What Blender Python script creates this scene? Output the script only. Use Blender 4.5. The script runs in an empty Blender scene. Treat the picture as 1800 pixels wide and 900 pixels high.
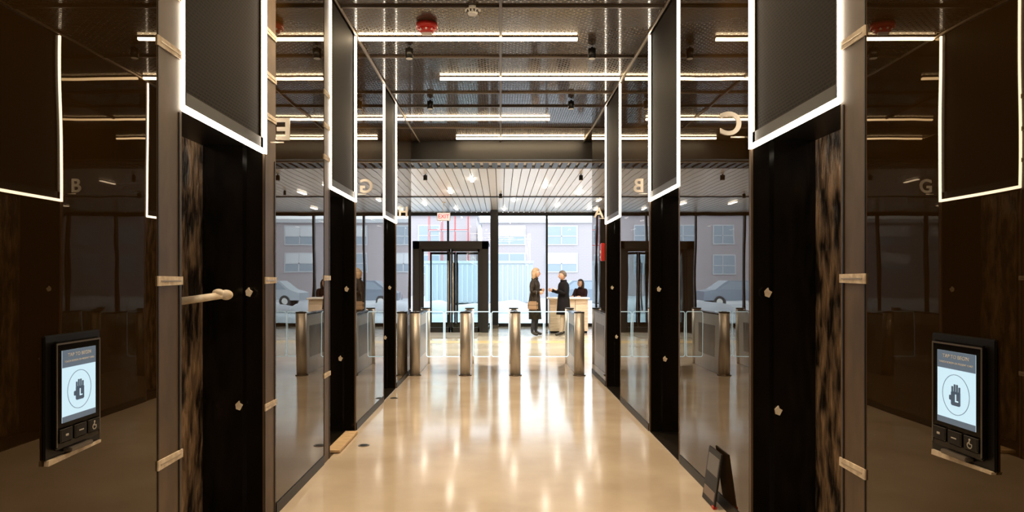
import bpy, bmesh, math, random
from mathutils import Vector, Matrix
random.seed(7)
S=bpy.context.scene
COL=S.collection
S.view_settings.view_transform='Standard'

# ------------------------------------------------------------ materials
def mat(name,col=(.5,.5,.5),rough=.5,metal=0,ior=1.5,emit=None,es=0,build=None):
    m=bpy.data.materials.new(name); m.use_nodes=True
    nt=m.node_tree; b=nt.nodes['Principled BSDF']
    b.inputs['Base Color'].default_value=(*col,1); b.inputs['Roughness'].default_value=rough
    b.inputs['Metallic'].default_value=metal; b.inputs['IOR'].default_value=ior
    if emit:
        b.inputs['Emission Color'].default_value=(*emit,1); b.inputs['Emission Strength'].default_value=es
    if build: build(nt,b)
    return m
def N(nt,t,**k):
    n=nt.nodes.new(t)
    for a,v in k.items(): setattr(n,a,v)
    return n
def ramp(nt,fac,cols):
    r=N(nt,'ShaderNodeValToRGB'); e=r.color_ramp.elements
    e[0].position=cols[0][0]; e[0].color=(*cols[0][1],1)
    e[1].position=cols[-1][0]; e[1].color=(*cols[-1][1],1)
    for p,c in cols[1:-1]:
        x=e.new(p); x.color=(*c,1)
    nt.links.new(fac,r.inputs[0]); return r.outputs[0]
def noisecol(scale,c1,c2,stretch=(1,1,1),bump=0,detail=6,lo=.35,hi=.65,roughmix=None,bd=.01):
    def f(nt,b):
        g=N(nt,'ShaderNodeNewGeometry'); mp=N(nt,'ShaderNodeMapping'); mp.inputs['Scale'].default_value=stretch
        nt.links.new(g.outputs['Position'],mp.inputs['Vector'])
        n=N(nt,'ShaderNodeTexNoise'); n.inputs['Scale'].default_value=scale; n.inputs['Detail'].default_value=detail
        nt.links.new(mp.outputs[0],n.inputs['Vector'])
        nt.links.new(ramp(nt,n.outputs['Fac'],[(lo,c1),(hi,c2)]),b.inputs['Base Color'])
        if bump:
            bp=N(nt,'ShaderNodeBump'); bp.inputs['Strength'].default_value=bump; bp.inputs['Distance'].default_value=bd
            nt.links.new(n.outputs['Fac'],bp.inputs['Height']); nt.links.new(bp.outputs[0],b.inputs['Normal'])
        if roughmix:
            mr=N(nt,'ShaderNodeMapRange'); mr.inputs['To Min'].default_value=roughmix[0]; mr.inputs['To Max'].default_value=roughmix[1]
            nt.links.new(n.outputs['Fac'],mr.inputs['Value']); nt.links.new(mr.outputs[0],b.inputs['Roughness'])
    return f
def meshpat(axes,cw,ch,cdark,clight,mortar=.25,r=None,bump=.3):
    def f(nt,b):
        g=N(nt,'ShaderNodeNewGeometry'); s=N(nt,'ShaderNodeSeparateXYZ'); c=N(nt,'ShaderNodeCombineXYZ')
        nt.links.new(g.outputs['Position'],s.inputs[0])
        nt.links.new(s.outputs[axes[0]],c.inputs[0]); nt.links.new(s.outputs[axes[1]],c.inputs[1])
        t=N(nt,'ShaderNodeTexBrick'); t.offset=.5
        t.inputs['Scale'].default_value=1; t.inputs['Brick Width'].default_value=cw; t.inputs['Row Height'].default_value=ch
        t.inputs['Mortar Size'].default_value=ch*mortar; t.inputs['Mortar Smooth'].default_value=.3
        t.inputs['Color1'].default_value=(*cdark,1); t.inputs['Color2'].default_value=(*cdark,1); t.inputs['Mortar'].default_value=(*clight,1)
        nt.links.new(c.outputs[0],t.inputs['Vector']); nt.links.new(t.outputs['Color'],b.inputs['Base Color'])
        if r:
            mr=N(nt,'ShaderNodeMapRange'); mr.inputs['To Min'].default_value=r[0]; mr.inputs['To Max'].default_value=r[1]
            nt.links.new(t.outputs['Fac'],mr.inputs['Value']); nt.links.new(mr.outputs[0],b.inputs['Roughness'])
        if bump:
            bp=N(nt,'ShaderNodeBump'); bp.inputs['Strength'].default_value=bump; bp.inputs['Distance'].default_value=.003
            nt.links.new(t.outputs['Fac'],bp.inputs['Height']); nt.links.new(bp.outputs[0],b.inputs['Normal'])
    return f
def glassmat(name,tint,ior,extra=0.0):
    m=bpy.data.materials.new(name); m.use_nodes=True; nt=m.node_tree; nt.nodes.clear()
    o=N(nt,'ShaderNodeOutputMaterial'); mx=N(nt,'ShaderNodeMixShader'); tr=N(nt,'ShaderNodeBsdfTransparent'); gl=N(nt,'ShaderNodeBsdfGlossy'); fr=N(nt,'ShaderNodeFresnel')
    tr.inputs[0].default_value=(*tint,1); gl.inputs['Roughness'].default_value=.01; fr.inputs[0].default_value=ior
    ad=N(nt,'ShaderNodeMath',operation='ADD'); ad.inputs[1].default_value=extra
    nt.links.new(fr.outputs[0],ad.inputs[0]); nt.links.new(ad.outputs[0],mx.inputs[0])
    nt.links.new(tr.outputs[0],mx.inputs[1]); nt.links.new(gl.outputs[0],mx.inputs[2]); nt.links.new(mx.outputs[0],o.inputs[0])
    return m
def wavy(nt,b):
    b.inputs['Specular Tint'].default_value=(1,.80,.55,1)
    g=N(nt,'ShaderNodeNewGeometry'); n=N(nt,'ShaderNodeTexNoise'); n.inputs['Scale'].default_value=1.6; n.inputs['Detail'].default_value=1
    nt.links.new(g.outputs['Position'],n.inputs['Vector'])
    bp=N(nt,'ShaderNodeBump'); bp.inputs['Strength'].default_value=.05; bp.inputs['Distance'].default_value=.02
    nt.links.new(n.outputs['Fac'],bp.inputs['Height']); nt.links.new(bp.outputs[0],b.inputs['Normal'])

M={}
M['wallglass']=mat('dark_bronze_glass',(.018,.009,.002),.008,0,1.66,build=wavy)
M['black']=mat('black_metal',(.005,.004,.003),.4,ior=1.35)
M['blackgloss']=mat('black_gloss',(.005,.004,.003),.15,ior=1.4)
M['lintel']=mat('expanded_metal_panel',(.02,.015,.01),.6,0,1.15,build=meshpat((1,2),.036,.018,(.0012,.0008,.0005),(.016,.0095,.0045),.3,bump=0))
M['ceil']=mat('ceiling_mesh',(.02,.015,.01),.1,0,1.3,build=meshpat((0,1),.07,.035,(.002,.0014,.001),(.075,.045,.023),.26,r=(.5,.06),bump=.05))
M['grid']=mat('ceiling_grid_metal',(.08,.055,.035),.4,.5)
M['edge']=mat('edge_trim_metal',(.5,.43,.35),.35,.7)
M['floor']=mat('polished_concrete',(.5,.4,.3),.13,0,1.5,build=noisecol(1.3,(.52,.43,.33),(.65,.555,.44),detail=9,roughmix=(.07,.17),bump=.03,bd=.004))
M['inlay']=mat('ochre_floor_band',(.6,.42,.2),.25)
M['pil']=mat('unfinished_bronze_jamb',(.1,.06,.03),.5,.1,build=noisecol(5,(.075,.046,.024),(.12,.075,.042),stretch=(2,2,.8)))
M['tape']=mat('masking_tape',(.72,.58,.42),.7,build=noisecol(30,(.55,.44,.32),(.78,.68,.55)))
M['film']=mat('protective_film',(.06,.04,.02),.35,build=noisecol(4.2,(.012,.007,.004),(.34,.22,.13),stretch=(3,3,1.1),bump=1,bd=.08,lo=.40,hi=.68))
M['strip']=mat('led_strip',(1,1,1),.5,emit=(1,.86,.68),es=15)
M['lin']=mat('linear_led',(1,1,1),.5,emit=(1,.77,.48),es=38)
M['lin2']=mat('lobby_led',(1,1,1),.5,emit=(1,.9,.75),es=30)
M['steel']=mat('brushed_steel',(.6,.52,.43),.4,.65,build=noisecol(30,(.50,.46,.41),(.68,.63,.57),stretch=(6,6,.15)))
M['steeld']=mat('dark_steel',(.2,.17,.14),.3,1)
M['cyan']=mat('gate_edge_light',(.8,.95,1),.4,emit=(.68,.92,1),es=1.1)
M['clear']=glassmat('clear_glass',(.93,.97,.97),1.3)
M['facade']=glassmat('facade_glass',(.95,.98,.99),1.3)
M['frame']=mat('dark_aluminium',(.018,.016,.015),.4,.3)
M['plank']=mat('metal_ceiling_plank',(.78,.75,.70),.3,.3)
M['plankgap']=mat('plank_gap',(.05,.05,.05),.7)
M['white']=mat('white_plastic',(.8,.78,.74),.5)
M['letter']=mat('letter_acrylic',(.5,.44,.36),.5)
M['red']=mat('red_enamel',(.6,.03,.02),.35)
M['redw']=mat('exit_red',(.8,.05,.05),.4,emit=(1,.1,.1),es=.7)
M['exitface']=mat('exit_face',(.9,.85,.85),.4,emit=(1,.9,.9),es=.5)
M['screen']=mat('kiosk_screen',(.15,.2,.23),.2,emit=(.60,.82,.93),es=.95)
M['screend']=mat('kiosk_screen_band',(.05,.06,.08),.2,emit=(.16,.21,.26),es=.6)
M['icon']=mat('kiosk_icon',(.03,.04,.05),.3,emit=(.09,.13,.18),es=.6)
M['grey']=mat('grey_metal',(.16,.14,.12),.35,.5)
M['greyl']=mat('button_mark',(.5,.47,.42),.5)
M['wood']=mat('pine_wood',(.6,.42,.24),.6,build=noisecol(8,(.5,.33,.17),(.7,.52,.32),stretch=(1,8,8)))
M['cloth']=mat('beige_cloth_wrap',(.75,.64,.48),.8,build=noisecol(20,(.7,.58,.43),(.9,.82,.7),bump=.5))
M['deskm']=mat('oak_desk',(.62,.47,.33),.5,build=noisecol(4,(.6,.47,.34),(.75,.62,.47),stretch=(1,1,6)))
M['mattex']=mat('entrance_mat',(.22,.19,.16),.9)
M['wallo']=mat('lobby_wall_paint',(.3,.27,.24),.6)
M['signb']=mat('sign_black',(.012,.011,.01),.5)
M['signt']=mat('sign_print',(.25,.2,.18),.6)
# outside
M['brick']=mat('brick_wall',(.5,.4,.38),.9,build=meshpat((0,2),.4,.12,(.45,.39,.40),(.50,.45,.46),.12,bump=0))  # pale, low-contrast brick: outdoor haze is put into the colour
M['brick2']=mat('grey_cladding',(.5,.52,.57),.8,build=meshpat((0,2),2.2,.9,(.5,.53,.58),(.6,.62,.66),.06,bump=0))
M['pane']=mat('outside_pane',(.34,.39,.45),.2)  # pane colour carries the pale-blue haze of the street
M['blind']=mat('window_blind',(.7,.71,.73),.6)
M['trimo']=mat('outside_trim',(.60,.61,.63),.6)
M['snow']=mat('snowy_asphalt',(.7,.72,.76),.9,build=noisecol(.3,(.42,.44,.47),(.62,.64,.67)))
M['cont']=mat('container_paint',(.50,.54,.58),.6)
M['carp']=mat('car_paint',(.30,.35,.42),.25,.3)
M['tyre']=mat('tyre_rubber',(.06,.06,.06),.8)
M['skin']=mat('skin',(.6,.36,.25),.5)
M['eye']=mat('eye_dark',(.02,.015,.01),.3)
M['lip']=mat('lips',(.45,.15,.12),.5)
M['blonde']=mat('blonde_hair',(.5,.3,.13),.55,build=noisecol(25,(.30,.18,.09),(.48,.33,.19),stretch=(3,3,.5)))
M['dhair']=mat('dark_hair',(.03,.018,.012),.5)
M['bhair']=mat('brown_grey_hair',(.10,.07,.05),.6)
M['coat1']=mat('olive_dark_coat',(.045,.035,.025),.85,ior=1.3,build=noisecol(12,(.018,.014,.010),(.04,.03,.022)))
M['coat2']=mat('black_coat',(.007,.006,.007),.85,ior=1.25)
M['coat3']=mat('maroon_dark_coat',(.025,.010,.010),.85,ior=1.25)
M['jeans']=mat('dark_leggings',(.02,.02,.028),.8)
M['khaki']=mat('khaki_trousers',(.45,.35,.25),.85)
M['shoe']=mat('leather_shoe',(.02,.014,.01),.45)
M['bag']=mat('tan_bag',(.28,.18,.10),.6)

# ------------------------------------------------------------ builder
class B:
    def __init__(s,name): s.name=name; s.bm=bmesh.new(); s.ms=[]
    def mi(s,m):
        m=M[m]
        if m not in s.ms: s.ms.append(m)
        return s.ms.index(m)
    def add(s,geomfaces,m,smooth=False):
        i=s.mi(m)
        for f in geomfaces: f.material_index=i; f.smooth=smooth
    def box(s,x0,x1,y0,y1,z0,z1,m,bev=0,rot=None,piv=None):
        if x0>x1:x0,x1=x1,x0
        if y0>y1:y0,y1=y1,y0
        t=bmesh.new(); bmesh.ops.create_cube(t,size=1)
        for v in t.verts: v.co=Vector(((x0+x1)/2+v.co.x*(x1-x0),(y0+y1)/2+v.co.y*(y1-y0),(z0+z1)/2+v.co.z*(z1-z0)))
        if bev: bmesh.ops.bevel(t,geom=t.edges[:],offset=bev,segments=2,affect='EDGES')
        s.merge(t,m,False,rot,piv)
    def merge(s,t,m,smooth,rot=None,piv=None):
        if rot is not None:
            p=Vector(piv) if piv else Vector()
            for v in t.verts: v.co=rot@(v.co-p)+p
        i=s.mi(m); mp={}
        for v in t.verts: mp[v]=s.bm.verts.new(v.co)
        for f in t.faces:
            try:
                g=s.bm.faces.new([mp[v] for v in f.verts]); g.material_index=i; g.smooth=smooth
            except ValueError: pass
        t.free()
    def cyl(s,p0,p1,r,m,seg=24,r2=None,smooth=True):
        p0=Vector(p0);p1=Vector(p1);d=p1-p0
        t=bmesh.new(); bmesh.ops.create_cone(t,cap_ends=True,segments=seg,radius1=r,radius2=r if r2 is None else r2,depth=d.length)
        R=d.to_track_quat('Z','Y').to_matrix(); c=(p0+p1)/2
        for v in t.verts: v.co=R@v.co+c
        i=s.mi(m); mp={}
        for v in t.verts: mp[v]=s.bm.verts.new(v.co)
        for f in t.faces:
            g=s.bm.faces.new([mp[v] for v in f.verts]); g.material_index=i; g.smooth=smooth and len(f.verts)==4
        t.free()
    def ell(s,c,r,m,sub=3,fn=None,rot=None):
        t=bmesh.new(); bmesh.ops.create_icosphere(t,subdivisions=sub,radius=1)
        for v in t.verts:
            p=Vector((v.co.x*r[0],v.co.y*r[1],v.co.z*r[2]))
            if fn: p=fn(v.co.copy(),p)
            if rot is not None: p=rot@p
            v.co=p+Vector(c)
        s.merge(t,m,True)
    def extr(s,pts,d,m):
        a=[s.bm.verts.new(p) for p in pts]; b=[s.bm.verts.new(Vector(p)+Vector(d)) for p in pts]
        fs=[s.bm.faces.new(a),s.bm.faces.new(b[::-1])]
        n=len(a)
        for i in range(n): fs.append(s.bm.faces.new([a[i],b[i],b[(i+1)%n],a[(i+1)%n]]))
        s.add(fs,m)
    def tube(s,pts,r,m,seg=8):
        for a,b in zip(pts[:-1],pts[1:]): s.cyl(a,b,r,m,seg)
    def loft(s,rings,m,cap=True,seg=28,fold=0):
        R=[]
        for (cx,cy,z,rx,ry) in rings:
            ring=[]
            for k in range(seg):
                a=2*math.pi*k/seg; ff=1+fold*math.sin(a*7+z*3)*max(0,1.1-z)
                ring.append(s.bm.verts.new((cx+rx*math.cos(a)*ff,cy+ry*math.sin(a)*ff,z)))
            R.append(ring)
        fs=[]
        for a,b in zip(R[:-1],R[1:]):
            for k in range(seg): fs.append(s.bm.faces.new([a[k],a[(k+1)%seg],b[(k+1)%seg],b[k]]))
        if cap: fs+= [s.bm.faces.new(R[0][::-1]),s.bm.faces.new(R[-1])]
        s.add(fs,m,True)
    def done(s,parent=None,loc=None,rotz=0):
        bmesh.ops.recalc_face_normals(s.bm,faces=s.bm.faces[:])
        me=bpy.data.meshes.new(s.name); s.bm.to_mesh(me); s.bm.free()
        for m in s.ms: me.materials.append(m)
        o=bpy.data.objects.new(s.name,me); COL.objects.link(o)
        if loc: o.location=loc
        o.rotation_euler.z=rotz
        if parent: o.parent=parent
        return o
def empty(name,loc=(0,0,0),rz=0):
    o=bpy.data.objects.new(name,None); o.location=loc; o.rotation_euler.z=rz; COL.objects.link(o); return o
def text(name,body,size,loc,rot,m,parent=None,ext=.002,bold=0,align='CENTER'):
    c=bpy.data.curves.new(name,'FONT'); c.body=body; c.size=size; c.extrude=ext; c.align_x=align; c.align_y='CENTER'; c.offset=bold
    t=bpy.data.objects.new(name,c); COL.objects.link(t)
    bpy.context.view_layer.update()
    dg=bpy.context.evaluated_depsgraph_get()
    me=bpy.data.meshes.new_from_object(t.evaluated_get(dg)); me.materials.clear(); me.materials.append(M[m])
    bpy.data.objects.remove(t); o=bpy.data.objects.new(name,me); COL.objects.link(o)
    o.location=loc; o.rotation_euler=rot
    if parent: o.parent=parent
    return o

H=3.92; WL=1.43; WR=1.46; DH=2.28; YE=10.9
P90=math.pi/2
# ------------------------------------------------------------ shell
b=B('floor'); b.box(-9,9,-3,21.6,-.2,0,'floor'); b.done()
b=B('trim_floor_band'); b.box(-8.9,8.9,15.9,16.5,.0003,.002,'inlay'); b.done()
b=B('ceiling')
b.box(-1.6,1.6,-3,10.9,H,H+.1,'ceil'); b.box(-9,9,10.9,12.0,H,H+.1,'ceil')
for y in [-1.7,-.3,1.1,2.5,3.9,4.6,5.3,6.05,7.42,8.85,9.55,10.9]:
    b.box(-WL,WR,y-.012,y+.012,H-.02,H,'grid')
b.box(-.012,.012,-3,12,H-.022,H,'grid')
b.done()
b=B('trim_ceiling_left'); b.box(-WL,-WL+.014,-3,12,H-.025,H-.005,'edge'); b.done()
b=B('trim_ceiling_right'); b.box(WR-.014,WR,-3,12,H-.025,H-.005,'edge'); b.done()
b=B('wall_back'); b.box(-1.6,1.6,-3.2,-3,0,H,'wallglass'); b.done()

PL=[(3.06,4.135,.22,.205,'E'),(5.72,6.73,.2,.03,'G'),(8.37,9.33,.05,.03,'H')]
PR=[(2.93,3.98,.205,.03,'C'),(5.60,6.69,.04,.03,'B'),(8.34,9.47,.04,.03,'A')]
def wall(side,W,P,name):
    s=side
    b=B(name); y=-3
    for i,(a,c,pn,pf,l) in enumerate(P):
        b.box(s*W,s*(W+.42),y,a-pn-.004,.0,H,'wallglass'); y=c+pf+.004
    b.box(s*W,s*(W+.42),y,YE,0,H,'wallglass')
    b.box(s*(W+.42),s*(W+.5),-3,YE,0,H,'black')
    b.done()
    b=B('baseboard_'+('left' if s<0 else 'right')); y=-3
    for i,(a,c,pn,pf,l) in enumerate(P):
        b.box(s*(W-.006),s*(W-.0005),y,a-pn-.004,0,.07,'black'); y=c+pf+.004
    b.box(s*(W-.006),s*(W-.0005),y,YE,0,.07,'black'); b.done()
def portal(side,W,a,c,pn,pf,idx):
    s=side
    b=B('elevator_doorway')
    # pilasters (face plate + black core)
    for (y0,y1) in ((a-pn,a),(c,c+pf)):
        b.box(s*(W+.012),s*(W+.415),y0,y1,0,H-.03,'blackgloss')
        b.box(s*W,s*(W+.012),y0,y1,0,H-.03,'pil')
        if y1-y0>.1:
            b.box(s*(W-.003),s*W,y0+.004,y0+.012,0,H-.03,'black'); b.box(s*(W-.004),s*W,y1-.03,y1-.02,0,DH-.04,'black')
    # lintel
    b.box(s*(W+.02),s*(W+.415),a+.001,c-.001,DH+.02,H-.03,'black')
    b.box(s*(W+.012),s*(W+.02),a+.05,c-.05,DH+.07,H-.04,'lintel')
    for (y0,y1,z0,z1) in ((a,a+.05,DH,H-.03),(c-.05,c,DH,H-.03),(a,c,DH,DH+.07)):
        b.box(s*(W+.004),s*(W+.02),y0,y1,z0,z1,'black')
    # door leaves with protective film, stepped jamb returns
    m=(a+c)/2
    b.box(s*(W+.375),s*(W+.41),a,m-.004,0.02,DH+.02,'film'); b.box(s*(W+.36),s*(W+.41),m+.004,c,0.02,DH+.02,'film')
    b.box(s*(W+.12),s*(W+.37),c-.035,c,0,DH+.02,'blackgloss'); b.box(s*(W+.12),s*(W+.37),a,a+.035,0,DH+.02,'blackgloss')
    b.box(s*(W+.30),s*(W+.41),a,c,0,.02,'steeld')   # sill
    b.box(s*(W+.0),s*(W+.30),a,c,0.0005,.006,'steeld')
    # led strips
    w=.020; d=.011
    b.box(s*(W-d),s*(W+.01),a-w/2,a+w/2,DH,H-.035,'strip'); b.box(s*(W-d),s*(W+.01),c-w/2,c+w/2,DH,H-.035,'strip')
    b.box(s*(W-d),s*(W+.01),a-w/2,c+w/2,DH-.023,DH,'strip')
    # jamb fixings: ragged crumpled tags
    for (dz,dx) in ((1.42,.03),(.74,.09)):
        z=dz-.02*idx
        X=s*(W+dx+.05)
        b.extr([(X-.014,c-.037,z-.02),(X+.008,c-.037,z-.028),(X+.024,c-.037,z+.004),(X+.006,c-.037,z+.014),(X+.002,c-.037,z+.028),(X-.018,c-.037,z+.008)],(0,-.012,0),'cloth')
    # tape patches on pilasters
    if pn>.1 or pf>.1:
        for (y0,y1,q) in ((a-pn,a,pn),(c,c+pf,pf)):
            if q<.1: continue
            for k,z in enumerate((2.50,2.76,3.02,1.50,.72)):
                z+=random.uniform(-.01,.01)
                b.extr([(s*(W-.001),y0,z-.022),(s*(W-.001),y1+.0,z-.018),(s*(W-.001),y1,z+.018),(s*(W-.001),y0,z+.02)],(-s*.006,0,0),'tape')
                b.box(s*(W-.009),s*(W-.006),y0+.02,y1-.02,z-.004,z+.002,'edge')
    b.done()
for sd,W,P,nm in ((-1,WL,PL,'wall_left'),(1,WR,PR,'wall_right')):
    wall(sd,W,P,nm)
    for i,(a,c,pn,pf,l) in enumerate(P):
        portal(sd,W,a,c,pn,pf,i)
        # blade letter facing the entrance
        x=sd*(W-.085)
        e=empty('elevator_letter_sign',(x,c+.1,2.42))
        q=B('bracket'); q.box(min(0,sd*.083),max(0,sd*.083),-.003,.003,-.078,-.070,'edge'); q.done(parent=e)
        t=text('letter',l,.19,(0,0,0),(P90,0,math.pi),'letter',e,ext=.006,bold=.004)

# core fronts and upper end walls
for s in(-1,1):
    b=B('wall_core'); W=WL if s<0 else WR
    b.box(s*(W+.5),s*9,10.7,10.9,0,H,'wallglass'); b.done()
b=B('trim_header'); b.box(-9,9,12.0,12.2,3.60,H,'frame')
b.box(-9,9,12.2,12.22,3.575,3.62,'edge'); b.done()
# slotted air diffuser
b=B('trim_air_diffuser')
b.box(-8.9,8.9,12.22,12.88,3.64,3.66,'white')
for i in range(110):
    x=-8.8+i*.16; b.box(x,x+.1,12.23,12.88,3.585,3.64,'frame')
b.done()
b=B('ceiling_lobby')
b.box(-9,9,12.9,21.6,3.62,3.7,'plankgap')
x=-9
while x<9:
    b.box(x+.005,x+.155,12.91,17.2,3.58,3.62,'plank'); b.box(x+.005,x+.155,17.35,21.5,3.58,3.62,'plank'); x+=.165
b.done()
b=B('trim_beam'); b.box(-9,9,17.2,17.35,3.56,3.62,'frame'); b.done()
b=B('wall_lobby_left'); b.box(-9.2,-9,10.7,21.6,0,3.7,'wallo'); b.done()
b=B('wall_lobby_right'); b.box(9,9.2,10.7,21.6,0,3.7,'wallo'); b.done()

# lights
for (y,x0,x1) in ((6.83,-1.42,.77),(8.18,-.73,1.43),(10.26,-1.42,.74),(11.66,-.76,1.43),(5.0,-.75,1.43),(3.2,-1.4,.77),(1.2,-.75,1.43),(-.9,-1.4,.77)):
    b=B('linear_ceiling_light'); b.box(x0,x1,y-.022,y+.022,H-.012,H-.001,'grid'); b.box(x0+.005,x1-.005,y-.016,y+.016,H-.036,H-.012,'lin'); b.done()
for i,(x,y) in enumerate([(1.0,15.2),(.35,17.9),(1.9,16.4),(-1.2,16.2),(-.6,14.2),(-2.6,14.6),(2.9,14.4),(3.6,18.4),(-3.4,18.6),(-2.1,18.8),(1.6,19.3),(5.2,15.8),(-5.2,16.5),(.1,20.2),(2.6,20.0),(-1.3,20.1),(6.6,19),(-6.6,19.2),(-6.8,14.4),(6.9,13.8)]):
    b=B('lobby_linear_light'); b.box(x-.04,x+.04,y-.26,y+.26,3.567,3.579,'white'); b.box(x-.032,x+.032,y-.25,y+.25,3.55,3.567,'lin2'); b.done()
def spot(x,y,e,z=H-.1,nm='ceiling_spotlight',ang=120,col=(1,.75,.48)):
    b=B(nm); b.cyl((x,y,z+.09),(x,y,z+.06),.012,'black',12); b.cyl((x,y,z+.07),(x,y,z-.03),.04,'black',20); b.cyl((x,y,z-.031),(x,y,z-.034),.034,'white',20)
    o=b.done()
    L=bpy.data.lights.new('spot_lamp','SPOT'); L.energy=e; L.color=col; L.spot_size=math.radians(ang); L.spot_blend=.9; L.shadow_soft_size=.05
    l=bpy.data.objects.new('spot_lamp',L); l.location=(x,y,z-.06); COL.objects.link(l); l.parent=o
for y in (1.8,4.4,7.1,9.2):
    for x in (-.95,.95): spot(x,y,140)
for (x,y) in ((-4.5,14.2),(-1.5,13.6),(1.6,13.6),(4.5,14.2),(-3,16.6),(2.2,16.0),(0,16.6),(3.4,17.6)):
    spot(x,y,460,z=3.49,nm='lobby_spotlight',col=(1,.9,.77),ang=140)
# ------------------------------------------------------------ ceiling devices
def strobe(x,y,m1='red'):
    b=B('fire_alarm_strobe')
    b.cyl((x,y,H),(x,y,H-.05),.10,m1,32); b.cyl((x,y,H-.05),(x,y,H-.085),.085,m1,32,r2=.06)
    b.box(x-.05,x+.05,y-.02,y+.02,H-.11,H-.08,'white',.006)
    for k in range(8):
        a=k*math.pi/4; b.box(x+.07*math.cos(a)-.008,x+.07*math.cos(a)+.008,y+.07*math.sin(a)-.008,y+.07*math.sin(a)+.008,H-.075,H-.05,'white')
    b.done()
strobe(-.70,6.48)
b=B('smoke_detector'); b.cyl((-.25,6.1,H),(-.25,6.1,H-.025),.07,'white',32); b.cyl((-.25,6.1,H-.025),(-.25,6.1,H-.06),.055,'white',32,r2=.04)
for k in range(10):
    a=k*math.pi/5; b.box(-.25+.05*math.cos(a)-.006,-.25+.05*math.cos(a)+.006,6.1+.05*math.sin(a)-.006,6.1+.05*math.sin(a)+.006,H-.045,H-.02,'black')
b.done()
b=B('fire_alarm_box'); b.box(WR-.05,WR-.0005,9.56,9.68,1.75,2.0,'red',.008); b.box(WR-.056,WR-.05,9.58,9.66,1.86,1.9,'white'); b.cyl((WR-.05,9.62,1.8),(WR-.06,9.62,1.8),.015,'white'); b.done()

# ------------------------------------------------------------ kiosks
def kiosk(X,Y,rz):
    e=empty('elevator_destination_kiosk',(X,Y,.955),rz); e.scale=(1,.75,.86)
    b=B('housing')
    b.box(-.148,.148,-.012,-.0005,-.03,.425,'black',.004)
    b.box(-.118,.118,-.034,-.012,.0,.40,'blackgloss',.006)
    for (x0,x1,z0,z1) in ((-.118,-.112,.01,.39),(.112,.118,.01,.39),(-.118,.118,.388,.394)):
        b.box(x0,x1,-.037,-.033,z0,z1,'grey',.001)
    b.box(-.090,.090,-.0355,-.034,.095,.365,'screen')
    b.box(-.090,.090,-.0365,-.0355,.300,.365,'screend'); b.box(-.090,.090,-.0365,-.0355,.095,.117,'screend')
    for k in range(3):
        x=-.075+k*.075; b.box(x-.034,x+.034,-.042,-.034,.022,.078,'grey',.004); b.box(x-.029,x+.029,-.044,-.042,.027,.073,'black',.002)
    b.box(-.082,-.068,-.0455,-.044,.046,.054,'greyl')
    b.box(-.012,.012,-.0455,-.044,.048,.052,'greyl')
    # wheelchair pictogram
    b.cyl((.073,-.0455,.064),(.073,-.044,.064),.004,'greyl',12)
    b.box(.070,.074,-.0455,-.044,.048,.060,'greyl'); b.box(.072,.083,-.0455,-.044,.047,.050,'greyl'); b.box(.081,.084,-.0455,-.044,.038,.049,'greyl')
    for k in range(14):
        a=math.pi*.6+k*.3; b.box(.073+.010*math.cos(a)-.0015,.073+.010*math.cos(a)+.0015,-.0455,-.044,.044+.010*math.sin(a)-.0015,.044+.010*math.sin(a)+.0015,'greyl')
    # circle + hand icon
    n=48;cz=.208
    for k in range(n):
        a0=2*math.pi*k/n;a1=2*math.pi*(k+1)/n
        p=[(r*math.cos(a),-.0366,cz+r*math.sin(a)*1.16) for r,a in ((.064,a0),(.064,a1),(.0625,a1),(.0625,a0))]
        b.extr(p,(0,.001,0),'icon')
    b.box(-.020,.022,-.037,-.0355,cz-.040,cz+.012,'icon',.003)
    for k,hh in enumerate((.030,.038,.038,.030)):
        x=-.020+k*.011; b.box(x,x+.009,-.037,-.0355,cz+.0,cz+hh,'icon',.001)
    b.box(-.030,-.019,-.037,-.0355,cz-.022,cz-.004,'icon',.002)
    b.box(-.001,.004,-.0378,-.0368,cz-.026,cz+.002,'screen',.001); b.box(-.001,.014,-.0378,-.0368,cz-.026,cz-.021,'screen',.001)
    # peeling tape lip
    b.extr([(-.14,-.001,-.05),(.14,-.001,-.038),(.142,-.001,-.028),(-.138,-.001,-.03)],(0,-.02,0),'tape')
    b.box(-.06,.06,-.05,-.012,-.02,-.004,'grey',.003)
    b.done(parent=e)
    text('screen_text','TAP TO BEGIN',.019,(0,-.037,.345),(P90,0,0),'white',e,.0004)
    text('screen_text_small','TOUCH SCREEN OR PRESENT CARD',.0098,(0,-.037,.322),(P90,0,0),'white',e,.0004)
kiosk(-WL,2.275,P90)
kiosk(WR,2.15,-P90)

# ------------------------------------------------------------ stick in left doorway
b=B('wrapped_wooden_prop')
b.cyl((-1.77,3.77,1.375),(-1.60,3.93,1.405),.022,'cloth',16,r2=.02)
b.ell((-1.585,3.94,1.407),(.040,.03,.030),'cloth'); b.ell((-1.62,3.92,1.418),(.036,.026,.024),'cloth')
b.done()
b=B('wood_plank'); b.box(-1.50,-1.38,5.85,6.6,.007,.03,'wood',.003); b.done()
for (x,y) in ((-1.23,6.14),(-1.34,8.57)):
    b=B('floor_access_cover'); b.cyl((x,y,0.0005),(x,y,.004),.05,'grey',20); b.cyl((x,y,.004),(x,y,.006),.035,'black',20); b.done()
# leaning sign board at right wall
e=empty('leaning_sign_board',(1.395,4.55,0))
b=B('board')
R=Matrix.Rotation(math.radians(8),3,'Y')
b.box(-.012,.0,-.12,.14,0,.36,'signb',.003,rot=R,piv=(0,0,0)); b.box(-.014,-.012,-.10,.12,.04,.10,'signt',rot=R,piv=(0,0,0)); b.box(-.013,-.012,-.10,.12,.2,.32,'grey',rot=R,piv=(0,0,0))
b.box(-.016,.01,-.12,-.08,0,.02,'red',.003)
b.done(parent=e)

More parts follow.
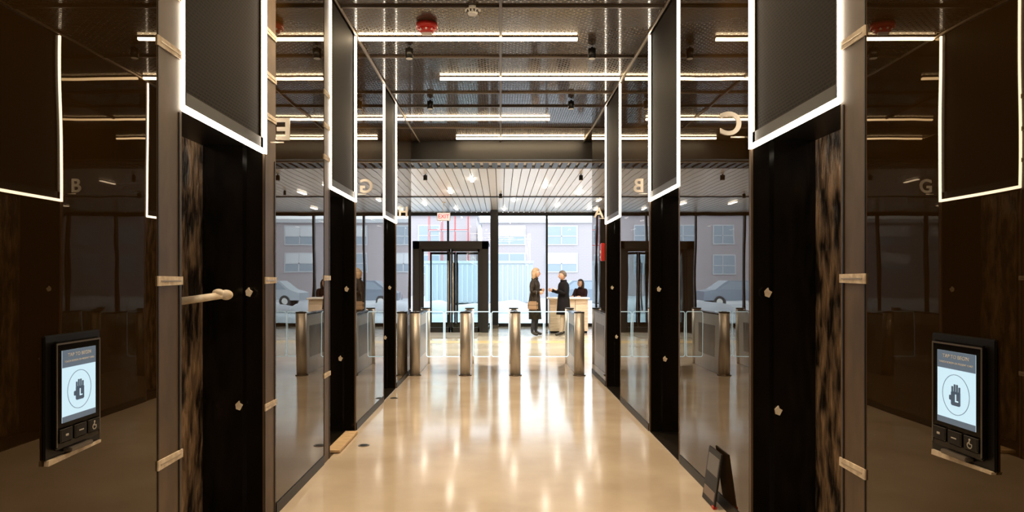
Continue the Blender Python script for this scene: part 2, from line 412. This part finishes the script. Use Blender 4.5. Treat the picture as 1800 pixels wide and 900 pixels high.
# ------------------------------------------------------------ turnstiles
def turnstile(x):
    e=empty('turnstile',(x,10.6,0))
    b=B('cabinet')
    b.cyl((0,0,0),(0,0,.015),.10,'steeld',32); b.cyl((0,0,.015),(0,0,.97),.08,'steel',40); b.cyl((0,0,.97),(0,0,.985),.082,'black',40); b.cyl((0,0,.985),(0,0,.99),.07,'steeld',40)
    b.cyl((0,1.5,0),(0,1.5,.97),.08,'steel',40); b.cyl((0,1.5,.97),(0,1.5,.985),.082,'black',40)
    b.box(-.05,.05,.05,1.45,.0,.93,'steel',.006); b.box(-.06,.06,.02,1.48,.93,.955,'blackgloss',.004)
    b.box(-.052,.052,.3,1.2,.25,.75,'steeld'); b.box(-.03,.03,-.03,.03,.985,.995,'black',.003)
    b.done(parent=e); return e
XS=[-1.33,-.55,.23,1.22]
for x in XS: turnstile(x)
def gate(x0,x1,y=11.4):
    e=empty('turnstile_glass_gate')
    b=B('pane'); b.box(x0,x1,y-.006,y+.006,.2,.95,'clear'); b.done(parent=e)
    r=.03; pts=[]
    for (cx,cz,a0) in ((x1-r,.95-r,0),(x0+r,.95-r,90),(x0+r,.2+r,180),(x1-r,.2+r,270)):
        for k in range(5):
            a=math.radians(a0+k*22.5); pts.append((cx+r*math.cos(a),y,cz+r*math.sin(a)))
    pts.append(pts[0])
    b=B('lit_edge'); b.tube(pts,.0065,'cyan'); b.done(parent=e)
for a,c in zip(XS[:-1],XS[1:]):
    m=(a+c)/2; gate(a+.092,m-.012); gate(m+.012,c-.092)

# ------------------------------------------------------------ facade
b=B('window_1')
YF=21.5
b.box(-9,9,YF,YF+.012,.1,3.58,'facade')
ml=[-.1+1.55*k for k in range(-6,7)]
for m in ml:
    if -9<m<9: b.box(m-.03,m+.03,YF-.1,YF+.05,0,3.6,'frame')
b.box(-9,9,YF-.06,YF+.05,0,.1,'frame'); b.box(-9,9,YF-.06,YF+.05,3.48,3.58,'frame')
b.done()
b=B('structural_column'); b.box(-.31,-.08,20.6,20.85,0,3.57,'frame',.01); b.box(-.33,-.06,20.58,20.87,0,.1,'steeld',.005); b.done()
# vestibule door
b=B('door_1')
yv=19.0
b.box(-2.45,-2.27,yv,yv+.2,0,2.55,'frame'); b.box(-.52,-.34,yv,yv+.2,0,2.55,'frame'); b.box(-2.45,-.34,yv,yv+.2,2.33,2.55,'frame')
b.box(-2.27,-2.2,yv+.05,yv+.12,0,2.33,'frame'); b.box(-.59,-.52,yv+.05,yv+.12,0,2.33,'frame')
b.box(-2.45,-.34,yv+.2,YF-.12,2.5,2.55,'frame')
for X in(-2.42,-.37):
    b.box(X-.006,X+.006,yv+.2,YF-.12,.05,2.5,'clear'); b.box(X-.02,X+.02,yv+.2,YF-.12,0,.06,'frame')
for (yy) in (yv+.08,YF-.2):
    for (x0,x1,hx) in ((-2.2,-1.40,-1.46),(-1.39,-.59,-1.33)):
        for q in ((x0,x0+.05,0,2.33),(x1-.05,x1,0,2.33),(x0,x1,0,.14),(x0,x1,2.26,2.33)):
            b.box(q[0],q[1],yy,yy+.04,q[2],q[3],'frame')
        b.box(x0+.05,x1-.05,yy+.016,yy+.022,.14,2.26,'clear')
        b.cyl((hx,yy-.06,.5),(hx,yy-.06,2.0),.014,'steel',12)
        for z in(.6,1.9): b.cyl((hx,yy-.06,z),(hx,yy,z),.01,'steel',10)
b.done()
b=B('entrance_mat'); b.box(-2.2,-.6,17.2,18.9,.0005,.012,'mattex',.003); b.done()
# exit sign
e=empty('exit_sign',(-1.55,18.6,3.19))
b=B('sign_box'); b.box(-.18,.18,-.03,.03,-.11,.11,'white',.008); b.box(-.165,.165,-.034,-.03,-.095,.095,'exitface'); b.cyl((0,0,.11),(0,0,.38),.01,'white',10); b.cyl((0,0,.37),(0,0,.388),.05,'white',16); b.done(parent=e)
text('exit_text','EXIT',.15,(0,-.036,0),(P90,0,0),'redw',e,.002,.002)
# reception desk
b=B('reception_desk')
b.box(1.35,2.4,18.75,19.25,.06,.94,'deskm',.008); b.box(1.37,2.38,18.78,19.23,0,.06,'black'); b.box(1.30,2.45,18.68,19.3,.94,.985,'white',.008)
for x in(1.7,2.05): b.box(x-.004,x+.004,18.745,18.75,.08,.92,'black')
b.done()
SY=20.05; SX=2.38
b=B('stool'); b.cyl((SX,SY,.62),(SX,SY,.68),.19,'black',28); b.cyl((SX,SY,.02),(SX,SY,.62),.025,'steel',16); b.cyl((SX,SY,0),(SX,SY,.025),.2,'steel',28)
for k in range(24):
    a=k*math.pi/12; a2=(k+1)*math.pi/12; b.cyl((SX+.15*math.cos(a),SY+.15*math.sin(a),.25),(SX+.15*math.cos(a2),SY+.15*math.sin(a2),.25),.008,'steel',8)
b.cyl((SX-.15,SY,.25),(SX+.15,SY,.25),.008,'steel',8); b.done()

# ------------------------------------------------------------ people
def skinned(name,V,E,parent,mats,pick,sub=2):
    bm=bmesh.new(); L=bm.verts.layers.skin.verify(); vs=[]
    for i,(p,r) in enumerate(V):
        v=bm.verts.new(p); v[L].radius=(r,r) if not isinstance(r,tuple) else r; v[L].use_root=(i==0); vs.append(v)
    for a,c in E: bm.edges.new((vs[a],vs[c]))
    me=bpy.data.meshes.new(name); bm.to_mesh(me); bm.free()
    o=bpy.data.objects.new(name,me); COL.objects.link(o)
    k=o.modifiers.new('s','SKIN'); k.use_smooth_shade=True; u=o.modifiers.new('u','SUBSURF'); u.levels=sub; u.render_levels=sub
    bpy.context.view_layer.update(); dg=bpy.context.evaluated_depsgraph_get()
    m2=bpy.data.meshes.new_from_object(o.evaluated_get(dg)); bpy.data.objects.remove(o)
    m2.materials.clear()
    for m in mats: m2.materials.append(M[m])
    for p in m2.polygons: p.material_index=pick(p.center); p.use_smooth=True
    o=bpy.data.objects.new(name,m2); COL.objects.link(o); o.parent=parent; return o
def hand(parent,w,d,n,side,curl,name):
    w=Vector(w);d=Vector(d).normalized();n=Vector(n); n=(n-d*n.dot(d)).normalized(); s=d.cross(n)*side
    b=B(name+'_palm'); Rm=Matrix((d,s,n)).transposed()
    b.ell(w+d*.045,(.055,.042,.018),'skin',3,rot=Rm); b.done(parent=parent)
    fl=[(.030,.068),(.010,.078),(-.010,.072),(-.030,.056)]
    for i,(o_,l) in enumerate(fl):
        p=w+d*.07+s*o_; dd=d.copy(); pts=[(p,.0095)]
        for k in range(3):
            ang=curl*(k+1)*.55; dd=(d*math.cos(ang)+n*math.sin(ang)); p=p+dd*l*(.45,.31,.24)[k]; pts.append((p,(.009,.008,.007)[k]))
        skinned(f'{name}_finger_{i+1}',pts,[(0,1),(1,2),(2,3)],parent,['skin'],lambda c:0,1)
    p0=w+d*.02+s*.03; p1=p0+(d*.6+s*.7+n*.2).normalized()*.035; p2=p1+(d*.9+s*.2+n*.3).normalized()*.03
    skinned(name+'_thumb',[(p0,.012),(p1,.010),(p2,.008)],[(0,1),(1,2)],parent,['skin'],lambda c:0,1)
def head(parent,c,yaw,tilt,hair,style):
    e=empty('head'); e.parent=parent; e.location=c; e.rotation_euler=(0,tilt,yaw)
    def fn(u,p):
        if u.z<0: p.y*=1+.28*u.z; p.x*=1+.12*u.z
        if u.z<-.2 and u.x>.2: p.x+=.012*(-u.z)
        if u.x<0 and u.z>-.3: p.x*=1.08
        dx=max(0,1-((u.y/.17)**2+((u.z+.12)/.26)**2))
        if u.x>.6: p.x+=.022*dx*(1.3-(u.z+.12)*2)
        for sy in(-1,1):
            q=((u.y-sy*.36)/.2)**2+((u.z-.05)/.14)**2
            if u.x>.4 and q<1: p.x-=.009*(1-q)
        return p
    b=B('face'); b.ell((0,0,0),(.096,.075,.118),'skin',4,fn)
    for sy in(-1,1):
        b.ell((.082,sy*.028,.006),(.010,.013,.008),'eye',2); b.ell((-.002,sy*.074,-.005),(.018,.008,.03),'skin',2); b.ell((.088,sy*.029,.026),(.006,.018,.004),'eye',2)
    b.ell((.086,0,-.058),(.009,.022,.006),'lip',2); b.done(parent=e)
    b=B('hair'); t=bmesh.new(); bmesh.ops.create_icosphere(t,subdivisions=4,radius=1)
    for v in list(t.verts):
        u=v.co
        lim=.5 if style!='short' else .42
        kill=(u.x>.15 and u.z<lim and abs(u.y)<.98) or (u.z<(-.35 if style=='short' else -.75)) or (style=='short' and u.x>-.1 and u.z<.05)
        if kill: t.verts.remove(v)
    for v in t.verts:
        u=v.co.copy(); k=1.0+.03*math.sin(u.y*17+u.z*9)
        v.co=Vector((u.x*.112*k-.006,u.y*.088*k,u.z*.132*k+.004))
    b.merge(t,hair,True)
    if style!='short':
        b.loft([(-.035,0,.03,.09,.088),(-.05,0,-.05,.07,.09),(-.055,0,-.13,.055,.09),(-.055,0,-.19,.04,.075),(-.05,0,-.215,.015,.05)],hair)
    b.done(parent=e)
def person(name,loc,yaw,sc,J,coat,pants,hair,style,hem,hands,headyaw=0,headtilt=0,female=True,bag=False,seated=False):
    root=empty(name,loc,yaw); root.scale=(sc,sc,sc)
    g=lambda k:Vector(J[k])
    V=[(g('pel'),(.115,.14)),(g('waist'),.115 if female else .135),(g('chest'),.13 if female else .15),(g('neck'),.062),(g('hb'),.05)]
    E=[(0,1),(1,2),(2,3),(3,4)]
    for s in 'LR':
        n=len(V); V+=[(g('hip'+s),.09),(g('kn'+s),.062),(g('an'+s),.045),(g('ba'+s),.042),(g('to'+s),.032)]
        E+=[(0,n),(n,n+1),(n+1,n+2),(n+2,n+3),(n+3,n+4)]
        n=len(V); V+=[(g('sh'+s),.068),(g('el'+s),.052),(g('wr'+s),.036)]
        E+=[(2,n),(n,n+1),(n+1,n+2)]
    nz=J['neck'][2]+.035
    hz=J['pel'][2]-.1
    arms=[g('wrL'),g('wrR'),g('elL'),g('elR')]
    def pick(c):
        if c.z>nz: return 3
        if c.z<.11: return 2
        if any((c-a).length<.1 for a in arms): return 0
        if c.z<hz or (seated and c.x>.12 and c.z<hz+.2): return 1
        return 0
    skinned('body',V,E,root,[coat,pants,'shoe','skin'],pick)
    b=B('coat')
    px,pz=J['pel'][0],J['pel'][2]; cx,cz=J['chest'][0],J['chest'][2]
    w=.0 if female else .02
    rings=[]
    if not seated:
        rings+=[(px+.01,0,hem,.160+w,.20+w),(px,0,(hem+pz)/2,.150+w,.19+w)]
    rings+=[(px,0,pz,.138+w,.178+w),((px+cx)/2,0,(pz+cz)/2-.02,.120+w,.152+w),(cx,0,cz-.03,.130+w,.18+w),(cx,0,cz+.06,.118+w,.185+w),(cx,0,cz+.115,.09+w,.15+w),(cx,0,cz+.15,.075,.09),(cx+.005,0,cz+.185,.074,.076)]
    b.loft(rings,coat,fold=.05)
    b.loft([(cx+.004,0,cz+.150,.092,.10),(cx+.0,0,cz+.195,.080,.082)],coat)
    for k in range(4):
        z=cz-.0-.13*k; b.ell((J['chest'][0]+.130+w-.004*k,0.0,z),(.008,.012,.012),'shoe',2)
    b.done(parent=root)
    for s in 'LR':
        e_,w_=g('el'+s),g('wr'+s); d=w_-e_; cur,n=hands[s]
        q=B('cuff_'+s); dn=d.normalized(); q.cyl(w_-dn*.05,w_-dn*.005,.046,coat,18,r2=.043); q.done(parent=root)
        hand(root,w_,d,n,1 if s=='L' else -1,cur,'hand_'+s)
    hb=g('hb'); head(root,hb+Vector((.022,0,.085)),headyaw,headtilt,hair,style)
    if bag:
        q=B('handbag'); q.box(-.13,.13,-.28,-.21,.66,.88,'bag',.03); q.box(-.131,.131,-.282,-.208,.78,.79,'shoe',.003)
        q.tube([(-.1,-.245,.86),(-.06,-.24,1.15),(-.01,-.19,1.42),(.02,-.14,1.45)],.009,'shoe'); q.tube([(.1,-.245,.86),(.09,-.24,1.15),(.06,-.19,1.4),(.03,-.14,1.45)],.009,'shoe')
        q.done(parent=root)
    return root
J1=dict(pel=(0,0,.95),waist=(0,0,1.08),chest=(0,0,1.28),neck=(0,0,1.43),hb=(.012,0,1.50),
 hipL=(0,.09,.87),knL=(.03,.10,.49),anL=(0,.11,.09),baL=(.10,.12,.045),toL=(.17,.125,.035),
 hipR=(0,-.09,.87),knR=(.0,-.10,.49),anR=(-.05,-.10,.09),baR=(.05,-.115,.045),toR=(.12,-.12,.035),
 shL=(0,.165,1.375),elL=(-.02,.225,1.11),wrL=(.16,.11,1.15),shR=(0,-.165,1.375),elR=(-.05,-.22,1.11),wrR=(.14,-.12,1.10))
person('woman',(.90,18.0,0),math.radians(-14),1.04,J1,'coat1','jeans','blonde','long',.42,{'L':(.9,(0,-1,0)),'R':(.9,(0,1,0))},bag=True,headyaw=.2)
J2=dict(J1); J2.update(elR=(.06,-.225,1.12),wrR=(.27,-.18,1.19),elL=(.02,.22,1.11),wrL=(.22,.15,1.20),knL=(.06,.10,.49),anL=(.10,.11,.09),baL=(.20,.12,.045),toL=(.27,.125,.035))
person('man',(1.66,18.0,0),math.radians(190),1.0,J2,'coat2','khaki','bhair','short',.56,{'L':(.35,(0,0,1)),'R':(.7,(0,1,0))},headtilt=.05,female=False)
J3=dict(pel=(0,0,.80),waist=(.01,0,.92),chest=(.04,0,1.10),neck=(.05,0,1.25),hb=(.065,0,1.32),
 hipL=(.03,.09,.78),knL=(.40,.10,.74),anL=(.33,.11,.36),baL=(.42,.12,.30),toL=(.49,.12,.29),
 hipR=(.03,-.09,.78),knR=(.40,-.10,.74),anR=(.33,-.10,.36),baR=(.42,-.12,.30),toR=(.49,-.12,.29),
 shL=(.04,.16,1.195),elL=(.18,.20,1.0),wrL=(.40,.12,1.02),shR=(.04,-.16,1.195),elR=(.18,-.2,1.0),wrR=(.40,-.12,1.02))
person('woman',(2.38,SY+.02,0),math.radians(-120),.97,J3,'coat3','jeans','dhair','long',.6,{'L':(.5,(0,0,-1)),'R':(.5,(0,0,-1))},seated=True,headyaw=-.5)

# ------------------------------------------------------------ outside
b=B('ground'); b.box(-60,60,21.6,110,-.25,-.05,'snow'); b.done()
def building(name,x0,x1,y,h,m,rows,cw,ww,wh,blindp,z0=1.2,step=3.0):
    b=B(name); b.box(x0,x1,y,y+10,-.05,h,m); b.box(x0-.2,x1+.2,y-.2,y+10,h,h+.3,'trimo')
    for r in range(rows):
        z=z0+r*step; x=x0+1
        while x+ww<x1-.5:
            b.box(x-.1,x+ww+.1,y-.08,y-.01,z-.1,z+wh+.1,'trimo'); b.box(x,x+ww,y-.1,y-.08,z,z+wh,'pane')
            if random.random()<blindp: b.box(x+.04,x+ww-.04,y-.12,y-.1,z+wh*.45,z+wh,'blind')
            b.box(x+ww/2-.04,x+ww/2+.04,y-.13,y-.1,z,z+wh,'trimo'); b.box(x,x+ww,y-.13,y-.1,z+wh*.42,z+wh*.42+.07,'trimo')
            x+=cw
    b.done()
building('brick_building',-1.5,45,55,6.0,'brick',2,4.2,2.4,1.4,.5,z0=2.1,step=2.2)
building('office_building',-48,-2.2,62,7.2,'brick',2,3.6,1.8,1.6,.4,z0=2,step=2.7)
b=B('scaffold')
for x in [-5.5,-4.5,-3.5,-2.5]:
    b.box(x-.02,x+.02,52,52.04,-.05,6.6,'red'); b.box(x-.02,x+.02,53,53.04,-.05,6.6,'red')
for z in [2,4,5.2,6.4]:
    b.box(-5.5,-2.5,52,52.04,z,z+.05,'red'); b.box(-5.5,-2.5,52,53.1,z-.05,z,'cont')
b.done()
b=B('shipping_container'); b.box(-4.2,1.8,38,40.4,.05,2.45,'cont')
k=-4.15
while k<1.7: b.box(k,k+.12,37.95,38,.2,2.3,'cont'); k+=.28
b.box(-4.25,1.85,37.93,38.02,2.35,2.5,'cont'); b.box(-4.25,1.85,37.93,38.02,-.05,.15,'frame'); b.done()
def car(x,y,m='carp'):
    b=B('parked_car')
    pr=[(0,.35),(0,.75),(.5,.9),(1.2,1.4),(2.9,1.42),(3.6,.95),(4.15,.85),(4.2,.35)]
    b.extr([(x+p[0],y,p[1]) for p in pr],(0,1.7,0),m)
    b.extr([(x+p[0],y-.01,p[1]) for p in [(.75,.93),(1.28,1.33),(2.82,1.35),(3.35,.95)]],(0,.01,0),'pane')
    for wx in(.85,3.35):
        b.cyl((x+wx,y-.03,.28),(x+wx,y+.2,.28),.32,'tyre',24); b.cyl((x+wx,y-.04,.28),(x+wx,y-.03,.28),.18,'white',16)
        b.cyl((x+wx,y+1.5,.28),(x+wx,y+1.73,.28),.32,'tyre',24)
    return b.done()
car(2.6,36); car(8,37,m='cont'); car(-12,36,m='carp')
b=B('snow_bank')
for i in range(26):
    x=-20+i*1.7; b.ell((x,31+random.uniform(-.4,.4),-.05),(1.3,.8,random.uniform(.3,.6)),'snow',3,fn=lambda u,p:p*(1+.06*math.sin(u.x*7+u.y*5)))
b.done()

# world + camera
w=bpy.data.worlds.new('World'); S.world=w; w.use_nodes=True
bg=w.node_tree.nodes['Background']; bg.inputs[0].default_value=(.86,.93,1,1); bg.inputs[1].default_value=3.4
c=bpy.data.cameras.new('Camera'); c.sensor_width=36; c.lens=24; c.shift_x=20/1800; c.shift_y=40/1800; c.clip_start=.05; c.clip_end=300
o=bpy.data.objects.new('Camera',c); o.location=(0,0,1.5); o.rotation_euler=(P90,0,0); COL.objects.link(o); S.camera=o
